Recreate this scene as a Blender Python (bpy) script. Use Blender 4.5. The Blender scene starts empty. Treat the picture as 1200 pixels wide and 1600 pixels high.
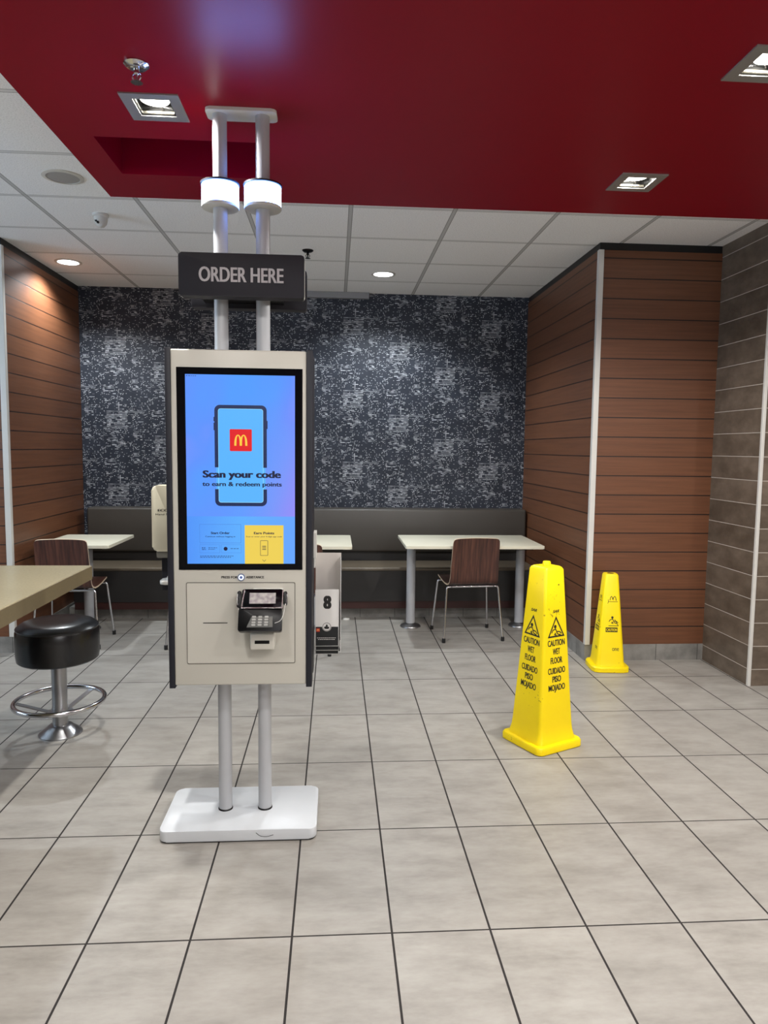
import bpy, bmesh, math, random
from mathutils import Vector, Matrix
random.seed(4)
PI = math.pi
S = bpy.context.scene
COL = S.collection
# ------------------------------------------------------------------ camera
CAM_H = 1.4805
YAW, PITCH, ROLL, FPX = 0.069315, 0.088944, 0.0111772, 1111.66
cy, sy = math.cos(YAW), math.sin(YAW); cp, sp = math.cos(PITCH), math.sin(PITCH)
fwd = Vector((sy*cp, cy*cp, -sp)); rgt = Vector((cy, -sy, 0)); upv = rgt.cross(fwd)
r2 = rgt*math.cos(ROLL) + upv*math.sin(ROLL); u2 = -rgt*math.sin(ROLL) + upv*math.cos(ROLL)
cd = bpy.data.cameras.new('camera'); cam = bpy.data.objects.new('camera', cd); COL.objects.link(cam)
cd.sensor_fit = 'VERTICAL'; cd.sensor_height = 36; cd.lens = FPX/1600*36; cd.clip_start = .05
cam.matrix_world = Matrix(((r2.x, u2.x, -fwd.x, 0), (r2.y, u2.y, -fwd.y, 0), (r2.z, u2.z, -fwd.z, CAM_H), (0, 0, 0, 1)))
S.camera = cam
# ------------------------------------------------------------------ view + world
S.view_settings.view_transform = 'Standard'; S.view_settings.look = 'None'
S.view_settings.exposure = 0.0; S.view_settings.gamma = 1.0; S.view_settings.use_curve_mapping = False
W = bpy.data.worlds.new('world'); S.world = W; W.use_nodes = True
W.node_tree.nodes['Background'].inputs[0].default_value = (.6, .65, .75, 1)
W.node_tree.nodes['Background'].inputs[1].default_value = .05
# light strengths (watts)
P_SQ, P_BACK = 24, 38
WARM = (1.0, .975, .935); COOL = (.90, .96, 1.0)

# ------------------------------------------------------------------ material helpers
def lin(c):
    c = c/255
    return c/12.92 if c <= .04045 else ((c+.055)/1.055)**2.4
def rgb(r, g, b): return (lin(r), lin(g), lin(b), 1)
class NT:
    def __init__(s, name):
        s.m = bpy.data.materials.new(name); s.m.use_nodes = True; s.t = s.m.node_tree
        s.b = s.t.nodes['Principled BSDF']; s._o = None
    def n(s, kind, **k):
        x = s.t.nodes.new(kind)
        for a, v in k.items(): setattr(x, a, v)
        return x
    def l(s, a, b): s.t.links.new(a, b)
    def put(s, sock, v):
        if hasattr(v, 'is_linked') or hasattr(v, 'links'): s.l(v, sock)
        else: sock.default_value = v
    def M(s, op, a, b=0.0, c=None, clamp=False):
        x = s.n('ShaderNodeMath', operation=op, use_clamp=clamp)
        s.put(x.inputs[0], a); s.put(x.inputs[1], b)
        if c is not None: s.put(x.inputs[2], c)
        return x.outputs[0]
    def obj(s):
        if s._o is None: s._o = s.n('ShaderNodeTexCoord').outputs['Object']
        return s._o
    def xyz(s):
        x = s.n('ShaderNodeSeparateXYZ'); s.l(s.obj(), x.inputs[0]); return x.outputs
    def comb(s, a, b, c=0.0):
        x = s.n('ShaderNodeCombineXYZ'); s.put(x.inputs[0], a); s.put(x.inputs[1], b); s.put(x.inputs[2], c); return x.outputs[0]
    def scale(s, v):
        x = s.n('ShaderNodeVectorMath', operation='MULTIPLY'); s.l(s.obj(), x.inputs[0]); x.inputs[1].default_value = v; return x.outputs[0]
    def noise(s, vec=None, scale=5.0, detail=3.0, rough=.55):
        x = s.n('ShaderNodeTexNoise'); s.l(vec if vec is not None else s.obj(), x.inputs['Vector'])
        x.inputs['Scale'].default_value = scale; x.inputs['Detail'].default_value = detail; x.inputs['Roughness'].default_value = rough
        return x.outputs[0]
    def white(s, vec):
        x = s.n('ShaderNodeTexWhiteNoise', noise_dimensions='3D'); s.l(vec, x.inputs['Vector']); return x.outputs['Value']
    def mix(s, f, a, b):
        x = s.n('ShaderNodeMix', data_type='RGBA'); s.put(x.inputs[0], f); s.put(x.inputs[6], a); s.put(x.inputs[7], b); return x.outputs[2]
    def ramp(s, f, stops):
        x = s.n('ShaderNodeValToRGB'); s.l(f, x.inputs[0]); e = x.color_ramp.elements
        while len(e) < len(stops): e.new(.5)
        for i, (p, c) in enumerate(stops): e[i].position = p; e[i].color = c
        return x.outputs[0]
    def bump(s, h, strength=.2, dist=.002):
        x = s.n('ShaderNodeBump'); x.inputs['Strength'].default_value = strength; x.inputs['Distance'].default_value = dist
        s.l(h, x.inputs['Height']); s.l(x.outputs[0], s.b.inputs['Normal'])
    def set(s, col=None, rough=None, metal=None, spec=None):
        if col is not None: s.put(s.b.inputs['Base Color'], col)
        if rough is not None: s.put(s.b.inputs['Roughness'], rough)
        if metal is not None: s.b.inputs['Metallic'].default_value = metal
        if spec is not None: s.b.inputs['Specular IOR Level'].default_value = spec
        return s.m
def simple(name, c, rough=.5, metal=0.0, spec=.5, var=.06, vs=6.0):
    """plain surface with a faint procedural mottling of colour"""
    t = NT(name); n = t.noise(scale=vs, detail=4)
    a = tuple(x*(1-var) for x in c[:3])+(1,); b = tuple(min(1, x*(1+var)) for x in c[:3])+(1,)
    return t.set(t.mix(n, a, b), rough, metal, spec)
def emit(name, c, strength=1.0):
    t = NT(name); t.set((0, 0, 0, 1), .4); t.put(t.b.inputs['Emission Color'], c); t.b.inputs['Emission Strength'].default_value = strength
    return t.m

# ---- floor: 305 x 600 mm porcelain tiles, dark grout
def floor_mat():
    t = NT('floor_tile'); x, y, z = t.xyz()
    GX, GY, OX, OY = .3048, .5993, -.1232, 2.0524
    gx = t.M('DIVIDE', t.M('SUBTRACT', x, OX), GX); gy = t.M('DIVIDE', t.M('SUBTRACT', y, OY), GY)
    dx = t.M('ABSOLUTE', t.M('SUBTRACT', t.M('FRACT', t.M('ADD', gx, .5)), .5))
    dy = t.M('ABSOLUTE', t.M('SUBTRACT', t.M('FRACT', t.M('ADD', gy, .5)), .5))
    g = t.M('MAXIMUM', t.M('LESS_THAN', dx, .0034/GX), t.M('LESS_THAN', dy, .0029/GY))
    tile = t.white(t.comb(t.M('FLOOR', gx), t.M('FLOOR', gy), 3.0))
    # each tile its own piece of a cloudy cement pattern, drawn out across the tile
    v = t.n('ShaderNodeVectorMath', operation='ADD'); t.l(t.scale((1.0, 2.6, 1)), v.inputs[0]); t.l(t.comb(t.M('MULTIPLY', tile, 37.0), t.M('MULTIPLY', tile, 91.0)), v.inputs[1])
    n1 = t.noise(v.outputs[0], 4.0, 8, .62); n2 = t.noise(v.outputs[0], 22.0, 5, .6)
    f = t.M('ADD', t.M('MULTIPLY', n1, .75), t.M('MULTIPLY', n2, .25))
    c = t.ramp(f, [(.32, rgb(138, 134, 127)), (.52, rgb(159, 155, 148)), (.70, rgb(172, 169, 162))])
    c = t.mix(t.M('MULTIPLY', tile, .18), c, rgb(134, 129, 122))
    c = t.mix(g, c, rgb(38, 34, 33))
    t.set(c, t.M('ADD', t.M('MULTIPLY', g, .4), t.M('ADD', .36, t.M('MULTIPLY', n2, .14))), spec=.42)
    h = t.M('SUBTRACT', t.M('MULTIPLY', n2, .12), g); t.bump(h, .35, .0015)
    return t.m
# ---- horizontal wood planks with dark joints
def wood_mat():
    t = NT('wood_plank'); x, y, z = t.xyz()
    p = t.M('DIVIDE', t.M('SUBTRACT', z, .1085), .1335)
    d = t.M('ABSOLUTE', t.M('SUBTRACT', t.M('FRACT', t.M('ADD', p, .5)), .5))
    g = t.M('LESS_THAN', d, .0036/.1335)
    pid = t.M('FLOOR', p)
    hx = t.M('ADD', x, y)
    vec = t.comb(t.M('MULTIPLY', hx, 1.2), t.M('MULTIPLY', z, 34.0), t.M('MULTIPLY', pid, 7.3))
    n1 = t.noise(vec, 1.6, 7, .6)
    n2 = t.noise(t.comb(t.M('MULTIPLY', hx, 5.0), t.M('MULTIPLY', z, 160.0), pid), 1.5, 3, .6)
    f = t.M('ADD', t.M('MULTIPLY', n1, .7), t.M('MULTIPLY', n2, .3))
    f = t.M('ADD', f, t.M('MULTIPLY', t.M('SUBTRACT', t.white(t.comb(pid, 2.0, 1.0)), .5), .10))
    c = t.ramp(f, [(.25, rgb(88, 54, 35)), (.52, rgb(106, 67, 44)), (.78, rgb(118, 77, 52))])
    c = t.mix(g, c, rgb(28, 16, 12))
    t.set(c, t.M('ADD', .34, t.M('MULTIPLY', n2, .16)), spec=.5)
    t.bump(t.M('SUBTRACT', t.M('MULTIPLY', f, .15), g), .4, .002)
    return t.m
# ---- brown grey wall tile, pale joints
def grey_tile_mat():
    t = NT('stone_wall_tile'); x, y, z = t.xyz()
    p = t.M('DIVIDE', t.M('SUBTRACT', z, .108), .1497)
    d = t.M('ABSOLUTE', t.M('SUBTRACT', t.M('FRACT', t.M('ADD', p, .5)), .5))
    row = t.M('FLOOR', p); hx = t.M('SUBTRACT', x, y)
    g = t.M('LESS_THAN', d, .0019/.1497)
    r = t.white(t.comb(row, 1.0, 5.0))
    n1 = t.noise(t.comb(hx, t.M('MULTIPLY', z, 1.5), t.M('MULTIPLY', row, 5.7)), 6.0, 7, .62)
    f = t.M('ADD', n1, t.M('MULTIPLY', t.M('SUBTRACT', r, .5), .12))
    c = t.ramp(f, [(.3, rgb(80, 69, 58)), (.52, rgb(98, 86, 74)), (.72, rgb(114, 101, 88))])
    c = t.mix(g, c, rgb(190, 182, 172))
    t.set(c, .42, spec=.45); t.bump(t.M('SUBTRACT', t.M('MULTIPLY', n1, .15), g), .3, .0015)
    return t.m
def base_tile_mat():
    t = NT('base_tile'); x, y, z = t.xyz()
    gx = t.M('ABSOLUTE', t.M('SUBTRACT', t.M('FRACT', t.M('DIVIDE', t.M('ADD', x, .0), .3048)), .5))
    gy = t.M('ABSOLUTE', t.M('SUBTRACT', t.M('FRACT', t.M('DIVIDE', t.M('ADD', y, .05), .3048)), .5))
    g = t.M('MAXIMUM', t.M('LESS_THAN', gx, .006), t.M('LESS_THAN', gy, .006))
    n1 = t.noise(scale=9, detail=6)
    c = t.ramp(n1, [(.35, rgb(112, 110, 106)), (.65, rgb(140, 138, 133))])
    c = t.mix(g, c, rgb(50, 48, 46)); return t.set(c, .45)
# ---- lay-in ceiling tiles
def ceiling_mat():
    t = NT('ceiling_tile'); x, y, z = t.xyz()
    gx = t.M('ABSOLUTE', t.M('SUBTRACT', t.M('FRACT', t.M('ADD', t.M('DIVIDE', t.M('SUBTRACT', x, .085), .612), .5)), .5))
    gy = t.M('ABSOLUTE', t.M('SUBTRACT', t.M('FRACT', t.M('ADD', t.M('DIVIDE', t.M('SUBTRACT', y, 4.285), .612), .5)), .5))
    gxx = t.M('LESS_THAN', gx, .0092/.612); gyy = t.M('LESS_THAN', gy, .0115/.612); g = t.M('MAXIMUM', gxx, gyy)
    e = t.M('MAXIMUM', t.M('LESS_THAN', t.M('ABSOLUTE', t.M('SUBTRACT', gx, .0112/.612)), .0025/.612), t.M('LESS_THAN', t.M('ABSOLUTE', t.M('SUBTRACT', gy, .0130/.612)), .0018/.612))
    n1 = t.noise(scale=150, detail=3); n2 = t.noise(scale=2.5, detail=4)
    c = t.ramp(n1, [(.34, rgb(222, 222, 222)), (.5, rgb(246, 246, 247))])
    c = t.mix(t.M('MULTIPLY', n2, .2), c, rgb(232, 231, 230))
    c = t.mix(gyy, c, rgb(216, 216, 216)); c = t.mix(gxx, c, rgb(190, 190, 190)); c = t.mix(e, c, rgb(150, 149, 148))
    t.set(c, .85, spec=.2); t.bump(t.M('ADD', n1, t.M('MULTIPLY', g, 2.0)), .2, .001)
    return t.m
# ---- navy wallpaper printed with broken pale dashes in a drop repeat
def wallpaper_mat():
    t = NT('wallpaper'); x, y, z = t.xyz()
    PU, PV = .424, .655
    cu = t.M('DIVIDE', t.M('ADD', x, 4.20), PU); colid = t.M('FLOOR', cu)
    u = t.M('MULTIPLY', t.M('FRACT', cu), PU)
    v = t.M('MULTIPLY', t.M('FRACT', t.M('DIVIDE', t.M('ADD', z, t.M('MULTIPLY', colid, PV/3)), PV)), PV)
    def fl(a, s): return t.M('FLOOR', t.M('DIVIDE', a, s))
    def band(a, s, lo, hi):
        f = t.M('FRACT', t.M('DIVIDE', a, s)); return t.M('MULTIPLY', t.M('GREATER_THAN', f, lo), t.M('LESS_THAN', f, hi))
    def box(u0, u1, v0, v1):
        return t.M('MULTIPLY', t.M('MULTIPLY', t.M('GREATER_THAN', u, u0), t.M('LESS_THAN', u, u1)), t.M('MULTIPLY', t.M('GREATER_THAN', v, v0), t.M('LESS_THAN', v, v1)))
    # ruled block
    r1 = fl(v, .0148)
    rule = t.M('MULTIPLY', band(v, .0148, .32, .74), t.M('GREATER_THAN', t.white(t.comb(fl(t.M('ADD', u, t.M('MULTIPLY', r1, .017)), .031), r1, 1.0)), .12))
    rule = t.M('MULTIPLY', rule, box(.03, .21, .10, .27))
    # blocks that are empty, dashed or dotted
    jit = t.M('MULTIPLY', t.white(t.comb(fl(v, .0545), 0.0, 9.0)), .06)
    hb = t.white(t.comb(fl(t.M('ADD', u, jit), .053), fl(v, .0545), 2.0))
    isdash = t.M('GREATER_THAN', hb, .64); isdot = t.M('MULTIPLY', t.M('GREATER_THAN', hb, .28), t.M('LESS_THAN', hb, .66))
    r2 = fl(v, .0124)
    dash = t.M('MULTIPLY', band(v, .0124, .3, .74), t.M('GREATER_THAN', t.white(t.comb(fl(t.M('ADD', u, t.M('MULTIPLY', r2, .0137)), .027), r2, 4.0)), .52))
    dotx = fl(t.M('ADD', u, t.M('MULTIPLY', fl(v, .0092), .0045)), .0088)
    hd = t.white(t.comb(dotx, fl(v, .0092), 5.0))
    dot = t.M('MULTIPLY', t.M('MULTIPLY', band(v, .0092, .15, .8), band(t.M('ADD', u, t.M('MULTIPLY', fl(v, .0092), .0045)), .0088, .1, .75)), t.M('GREATER_THAN', hd, .76))
    m = t.M('MAXIMUM', t.M('MULTIPLY', dash, isdash), t.M('MULTIPLY', dot, isdot))
    m = t.M('MULTIPLY', m, t.M('SUBTRACT', 1.0, box(.03, .21, .10, .27)))
    m = t.M('MAXIMUM', m, rule)
    vline = t.M('MULTIPLY', box(.135, .1425, .27, .34), t.M('GREATER_THAN', t.white(t.comb(3.0, fl(v, .02), 6.0)), .2))
    m = t.M('MAXIMUM', m, vline)
    ink = t.M('ADD', .14, t.M('MULTIPLY', t.M('POWER', t.white(t.comb(fl(u, .024), fl(v, .0135), 7.0)), 1.7), .86))
    sparse = t.M('MULTIPLY', t.M('GREATER_THAN', hd, .93), .5)
    m = t.M('MAXIMUM', t.M('MULTIPLY', m, ink), t.M('MULTIPLY', sparse, band(v, .0092, .2, .8)))
    base = t.ramp(t.noise(scale=5, detail=5), [(.35, rgb(30, 35, 46)), (.65, rgb(45, 50, 61))])
    return t.set(t.mix(m, base, rgb(208, 211, 216)), .55, spec=.35)

FLOOR = floor_mat(); WOOD = wood_mat(); STONE = grey_tile_mat(); BTILE = base_tile_mat(); CEIL = ceiling_mat(); PAPER = wallpaper_mat()
def red_mat():
    t = NT('red_ceiling_paint'); n = t.noise(scale=1.2, detail=3); f = t.noise(scale=180, detail=2)
    t.set(t.mix(n, rgb(130, 3, 27), rgb(135, 4, 29)), .38, spec=.17); t.bump(f, .06, .001); return t.m
RED = red_mat()
BLACKTRIM = simple('black_painted_trim', rgb(18, 18, 20), .5)
ALU = simple('brushed_trim_metal', rgb(212, 210, 204), .4, .15)
PLAIN = simple('beige_plaster', rgb(176, 168, 156), .7)
WHITEP = simple('white_plastic', rgb(206, 204, 198), .42)
FIXT = simple('fixture_grey_metal', rgb(150, 148, 142), .38, .4)
FIXB = simple('fixture_black_housing', rgb(16, 15, 14), .3)
REFL = simple('reflector_metal', rgb(200, 196, 180), .22, .9)
CHROME = simple('chrome', rgb(205, 205, 208), .16, 1.0, var=.03)
STEEL = simple('brushed_steel', rgb(168, 168, 170), .3, .95)
POLE = simple('satin_silver_pole', rgb(178, 180, 184), .4, .12)
KGREY = simple('kiosk_warm_grey_shell', rgb(190, 187, 177), .4, .0, var=.03)
KDARK = simple('kiosk_charcoal_edge', rgb(32, 33, 41), .5, spec=.3)
KWHITE = simple('base_white_powdercoat', rgb(206, 210, 214), .35, var=.07, vs=9)
GLASSB = simple('black_glass', rgb(5, 6, 10), .08, spec=.35)
BLK = simple('black_plastic', rgb(8, 8, 9), .3, spec=.22)
INK = simple('black_print', rgb(18, 17, 16), .6)
VINYL = simple('black_vinyl', rgb(12, 12, 14), .26, spec=.6)
RUB = simple('black_rubber', rgb(10, 10, 10), .6)
YEL = NT('yellow_plastic')
_n = YEL.noise(scale=7, detail=6); _s = YEL.noise(scale=60, detail=3)
YEL.set(YEL.mix(YEL.M('GREATER_THAN', YEL.M('ADD', YEL.M('MULTIPLY', _n, .5), YEL.M('MULTIPLY', _s, .5)), .64), YEL.mix(_n, rgb(244, 212, 0), rgb(252, 224, 4)), rgb(176, 150, 20)), .42, spec=.4); YEL = YEL.m
BENCHV = simple('charcoal_bench_vinyl', rgb(66, 62, 57), .42, var=.1)
BENCHS = simple('taupe_bench_seat_vinyl', rgb(98, 88, 74), .36, var=.08)
BENCHD = simple('dark_bench_panel', rgb(34, 32, 31), .5)
BENCHR = simple('dark_red_plinth', rgb(58, 26, 22), .5)
TTOP = simple('cream_laminate', rgb(216, 212, 192), .33, var=.02)
COUNTER = simple('speckled_beige_quartz', rgb(160, 150, 120), .26, var=.16, vs=90)
COUNTERE = simple('beige_quartz_edge', rgb(112, 100, 74), .4, var=.12, vs=90)
PLY = simple('pale_plywood_edge', rgb(206, 186, 160), .5)
def veneer():
    t = NT('dark_walnut_veneer'); x, y, z = t.xyz()
    n = t.noise(t.comb(t.M('MULTIPLY', x, 38.0), t.M('MULTIPLY', y, 2.2), t.M('MULTIPLY', z, 2.2)), 1.6, 6, .6)
    t.set(t.ramp(n, [(.32, rgb(46, 26, 22)), (.52, rgb(74, 44, 36)), (.7, rgb(98, 62, 50))]), .34); return t.m
VEN = veneer()
DISPC = simple('cream_dispenser_plastic', rgb(204, 198, 176), .35, var=.02)
SMOKE = simple('smoky_translucent_plastic', rgb(120, 118, 110), .2)

# ------------------------------------------------------------------ mesh helpers
def obj(name, bm, mats, parent=None, smooth=False, loc=(0, 0, 0), rot=(0, 0, 0)):
    me = bpy.data.meshes.new(name); bmesh.ops.recalc_face_normals(bm, faces=bm.faces) if smooth != 'keep' else None
    bm.to_mesh(me); bm.free()
    if not isinstance(mats, (list, tuple)): mats = [mats]
    for m in mats: me.materials.append(m)
    if smooth:
        for p in me.polygons: p.use_smooth = True
        me.set_sharp_from_angle(angle=math.radians(38))
    o = bpy.data.objects.new(name, me); COL.objects.link(o); o.location = loc; o.rotation_euler = rot
    if parent is not None: o.parent = parent
    return o
def tag(o, label, cat=None, group=None):
    o['label'] = label
    if cat: o['category'] = cat
    if group: o['group'] = group
    return o
def thing(name, label, cat, loc=(0, 0, 0), rz=0.0, group=None):
    o = bpy.data.objects.new(name, None); COL.objects.link(o); o.empty_display_size = .05
    o.location = loc; o.rotation_euler = (0, 0, rz); return tag(o, label, cat, group)
def struct(name, bm, m, smooth=False):
    o = obj(name, bm, m, None, smooth); o['kind'] = 'structure'; return o
def box(x0, x1, y0, y1, z0, z1, bev=0.0, seg=2, bm=None, mi=0):
    bm = bm or bmesh.new()
    vs = [bm.verts.new((x, y, z)) for z in (z0, z1) for y in (y0, y1) for x in (x0, x1)]
    fs = [bm.faces.new([vs[i] for i in q]) for q in ((0, 2, 3, 1), (4, 5, 7, 6), (0, 1, 5, 4), (1, 3, 7, 5), (3, 2, 6, 7), (2, 0, 4, 6))]
    for f in fs: f.material_index = mi
    if bev:
        es = list({e for f in fs for e in f.edges})
        bmesh.ops.bevel(bm, geom=es, offset=bev, segments=seg, profile=.5, affect='EDGES', material=mi)
    return bm
def rrect(w, h, r, n=5, cx=0, cy=0):
    r = min(r, w/2-1e-5, h/2-1e-5); pts = []
    for (sx, sy, a0) in ((1, 1, 0), (-1, 1, 90), (-1, -1, 180), (1, -1, 270)):
        for k in range(n+1):
            a = math.radians(a0+90*k/n); pts.append((cx+sx*(w/2-r)+r*math.cos(a), cy+sy*(h/2-r)+r*math.sin(a)))
    return pts
def prism(pts, d0, d1, axis='z', bm=None, mi=0, bev=0.0):
    """outline extruded: axis z -> (x,y) outline; axis y -> (x,z) outline"""
    bm = bm or bmesh.new()
    def P(p, d): return (p[0], p[1], d) if axis == 'z' else (p[0], d, p[1]) if axis == 'y' else (d, p[0], p[1])
    a = [bm.verts.new(P(p, d0)) for p in pts]; b = [bm.verts.new(P(p, d1)) for p in pts]; n = len(pts)
    f0 = bm.faces.new(a[::-1]); f1 = bm.faces.new(b); fs = [f0, f1]
    for i in range(n): fs.append(bm.faces.new((a[i], a[(i+1) % n], b[(i+1) % n], b[i])))
    for f in fs: f.material_index = mi
    if bev: bmesh.ops.bevel(bm, geom=list(f0.edges)+list(f1.edges), offset=bev, segments=2, profile=.5, affect='EDGES', material=mi)
    return bm
def ring_prism(outer, inner, d0, d1, axis='y', bm=None, mi=0):
    bm = bm or bmesh.new(); n = len(outer)
    def P(p, d): return (p[0], p[1], d) if axis == 'z' else (p[0], d, p[1])
    O0 = [bm.verts.new(P(p, d0)) for p in outer]; O1 = [bm.verts.new(P(p, d1)) for p in outer]
    I0 = [bm.verts.new(P(p, d0)) for p in inner]; I1 = [bm.verts.new(P(p, d1)) for p in inner]
    for i in range(n):
        j = (i+1) % n
        for q in ((O0[i], O0[j], O1[j], O1[i]), (I0[j], I0[i], I1[i], I1[j]), (O0[j], O0[i], I0[i], I0[j]), (O1[i], O1[j], I1[j], I1[i])):
            bm.faces.new(q).material_index = mi
    return bm
def lathe(prof, n=40, bm=None, c=(0, 0), mi=0, cap=True):
    bm = bm or bmesh.new(); rings = []
    for r, z in prof: rings.append([bm.verts.new((c[0]+r*math.cos(2*PI*k/n), c[1]+r*math.sin(2*PI*k/n), z)) for k in range(n)])
    for a, b in zip(rings, rings[1:]):
        for k in range(n): bm.faces.new((a[k], a[(k+1) % n], b[(k+1) % n], b[k])).material_index = mi
    if cap:
        bm.faces.new(rings[0][::-1]).material_index = mi; bm.faces.new(rings[-1]).material_index = mi
    return bm
def fillet(pts, r, n=6):
    pts = [Vector(p) for p in pts]; out = [pts[0]]
    for a, b, c in zip(pts, pts[1:], pts[2:]):
        u = (a-b); v = (c-b); rr = min(r, u.length*.49, v.length*.49); p = b+u.normalized()*rr; q = b+v.normalized()*rr
        for k in range(n+1):
            t = k/n; out.append(p*(1-t)**2+b*2*t*(1-t)+q*t*t)
    out.append(pts[-1]); return out
def tube(pts, rad, n=12, bm=None, mi=0, closed=False):
    bm = bm or bmesh.new(); pts = [Vector(p) for p in pts]; N = len(pts); up = None; rings = []
    for i, p in enumerate(pts):
        if closed: t = (pts[(i+1) % N]-pts[i-1]).normalized()
        else: t = (pts[min(i+1, N-1)]-pts[max(i-1, 0)]).normalized()
        if up is None: up = t.orthogonal().normalized()
        up = (up-t*up.dot(t)).normalized(); w = t.cross(up)
        rr = rad[i] if isinstance(rad, (list, tuple)) else rad
        rings.append([bm.verts.new(p+up*rr*math.cos(2*PI*k/n)+w*rr*math.sin(2*PI*k/n)) for k in range(n)])
    pairs = list(zip(rings, rings[1:]))+([(rings[-1], rings[0])] if closed else [])
    for a, b in pairs:
        for k in range(n): bm.faces.new((a[k], a[(k+1) % n], b[(k+1) % n], b[k])).material_index = mi
    if not closed: bm.faces.new(rings[0][::-1]).material_index = mi; bm.faces.new(rings[-1]).material_index = mi
    return bm
_CAP = {}
def text_mesh(txt, w=None, h=None, bold=0.0, depth=.0006, spacing=1.0, shear=0.0, fat=0.0):
    """lettering in the XZ plane facing -Y, centred on the origin; w = full width, h = height of the capitals; fat widens every stroke"""
    def raw(body):
        c = bpy.data.curves.new('t', 'FONT'); c.body = body; c.size = 1
        c.offset = bold; c.extrude = .5; c.space_character = spacing; c.resolution_u = 4; c.shear = shear
        o = bpy.data.objects.new('t', c); COL.objects.link(o)
        dg = bpy.context.evaluated_depsgraph_get(); dg.update()
        me = bpy.data.meshes.new_from_object(o.evaluated_get(dg)); bpy.data.objects.remove(o); bpy.data.curves.remove(c)
        return me
    if bold not in _CAP:
        m = raw('H'); ys = [v.co.y for v in m.vertices]; _CAP[bold] = (min(ys), max(ys)); bpy.data.meshes.remove(m)
    lo, hi = _CAP[bold]
    me = raw(txt); xs = [v.co.x for v in me.vertices]
    sx = w/(max(xs)-min(xs)+fat) if w else None; sz = h/(hi-lo) if h else None
    sx = sx or sz; sz = sz or sx; mx, my = (max(xs)+min(xs))/2, (lo+hi)/2
    out = bmesh.new()
    for v in me.vertices: v.co = Vector(((v.co.x-mx)*sx, -v.co.z*depth, (v.co.y-my)*sz))
    for k in ((-1, -.34, .34, 1) if fat else (0,)):
        m2 = me.copy(); m2.transform(Matrix.Translation((k*fat/2*sx, -(k+1)*.00006, 0))); out.from_mesh(m2); bpy.data.meshes.remove(m2)
    bpy.data.meshes.remove(me); return out
def merge(dst, src, M=None):
    me = bpy.data.meshes.new('tmp'); src.to_mesh(me); src.free()
    if M is not None: me.transform(M)
    dst.from_mesh(me); bpy.data.meshes.remove(me); return dst
T3 = Matrix.Translation

# ================================================================== SETTING
CZ, RZ = 2.88, 2.70                    # tile ceiling, lower red ceiling
BY, AX, LX = 6.60, 1.77, -2.27         # back wall, right side of the alcove, left side
RY, SX, SY = 4.82, 2.63, 4.245         # wood face on the right, stone return
LY = 5.14
struct('floor', box(-4.6, 4.6, -3.6, 6.75, -.12, 0), FLOOR)
struct('wall_back', box(LX-.12, AX+.12, BY, BY+.12, 0, CZ+.05), PAPER)
# right: wood block, then stone
struct('wall_right', box(AX, SX+.05, RY, BY+.12, .116, 2.83), WOOD)
struct('trim_1', box(AX+.006, SX+.05, RY+.006, BY+.1, 2.83, CZ+.02), BLACKTRIM)
struct('baseboard_right', box(AX-.004, SX+.05, RY-.004, BY+.1, 0, .116), BTILE)
struct('trim_2', box(AX-.006, AX+.03, RY-.012, RY+.022, .116, 2.83, .002), ALU)
struct('wall_right_stone', box(SX, 4.6, SY, 6.7, 0, CZ+.05), STONE)
struct('trim_3', box(SX-.006, SX+.014, SY-.006, SY+.014, 0, CZ, .002), ALU)
# left: wood block
struct('wall_left', box(-4.6, LX, LY, BY+.12, .116, 2.83), WOOD)
struct('trim_4', box(-4.6, LX-.004, LY+.004, BY+.1, 2.83, CZ+.02), BLACKTRIM)
struct('baseboard_left', box(-4.6, LX+.004, LY-.004, BY+.1, 0, .116), BTILE)
struct('trim_5', box(LX-.034, LX+.006, LY-.012, LY+.022, .116, 2.83, .002), ALU)
# the rest of the dining room round the camera
struct('wall_left_far', box(-4.72, -4.6, -3.6, 6.72, 0, CZ+.05), PLAIN)
struct('wall_right_far', box(4.6, 4.72, -3.6, 6.72, 0, CZ+.05), PLAIN)
struct('wall_front', box(-4.72, 4.72, -3.72, -3.6, 0, CZ+.05), PLAIN)
# tile ceiling, square holes for nothing: fixtures hang flush on it
struct('ceiling', box(-4.6, 4.6, -3.6, 6.75, CZ, CZ+.12), CEIL)
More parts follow.
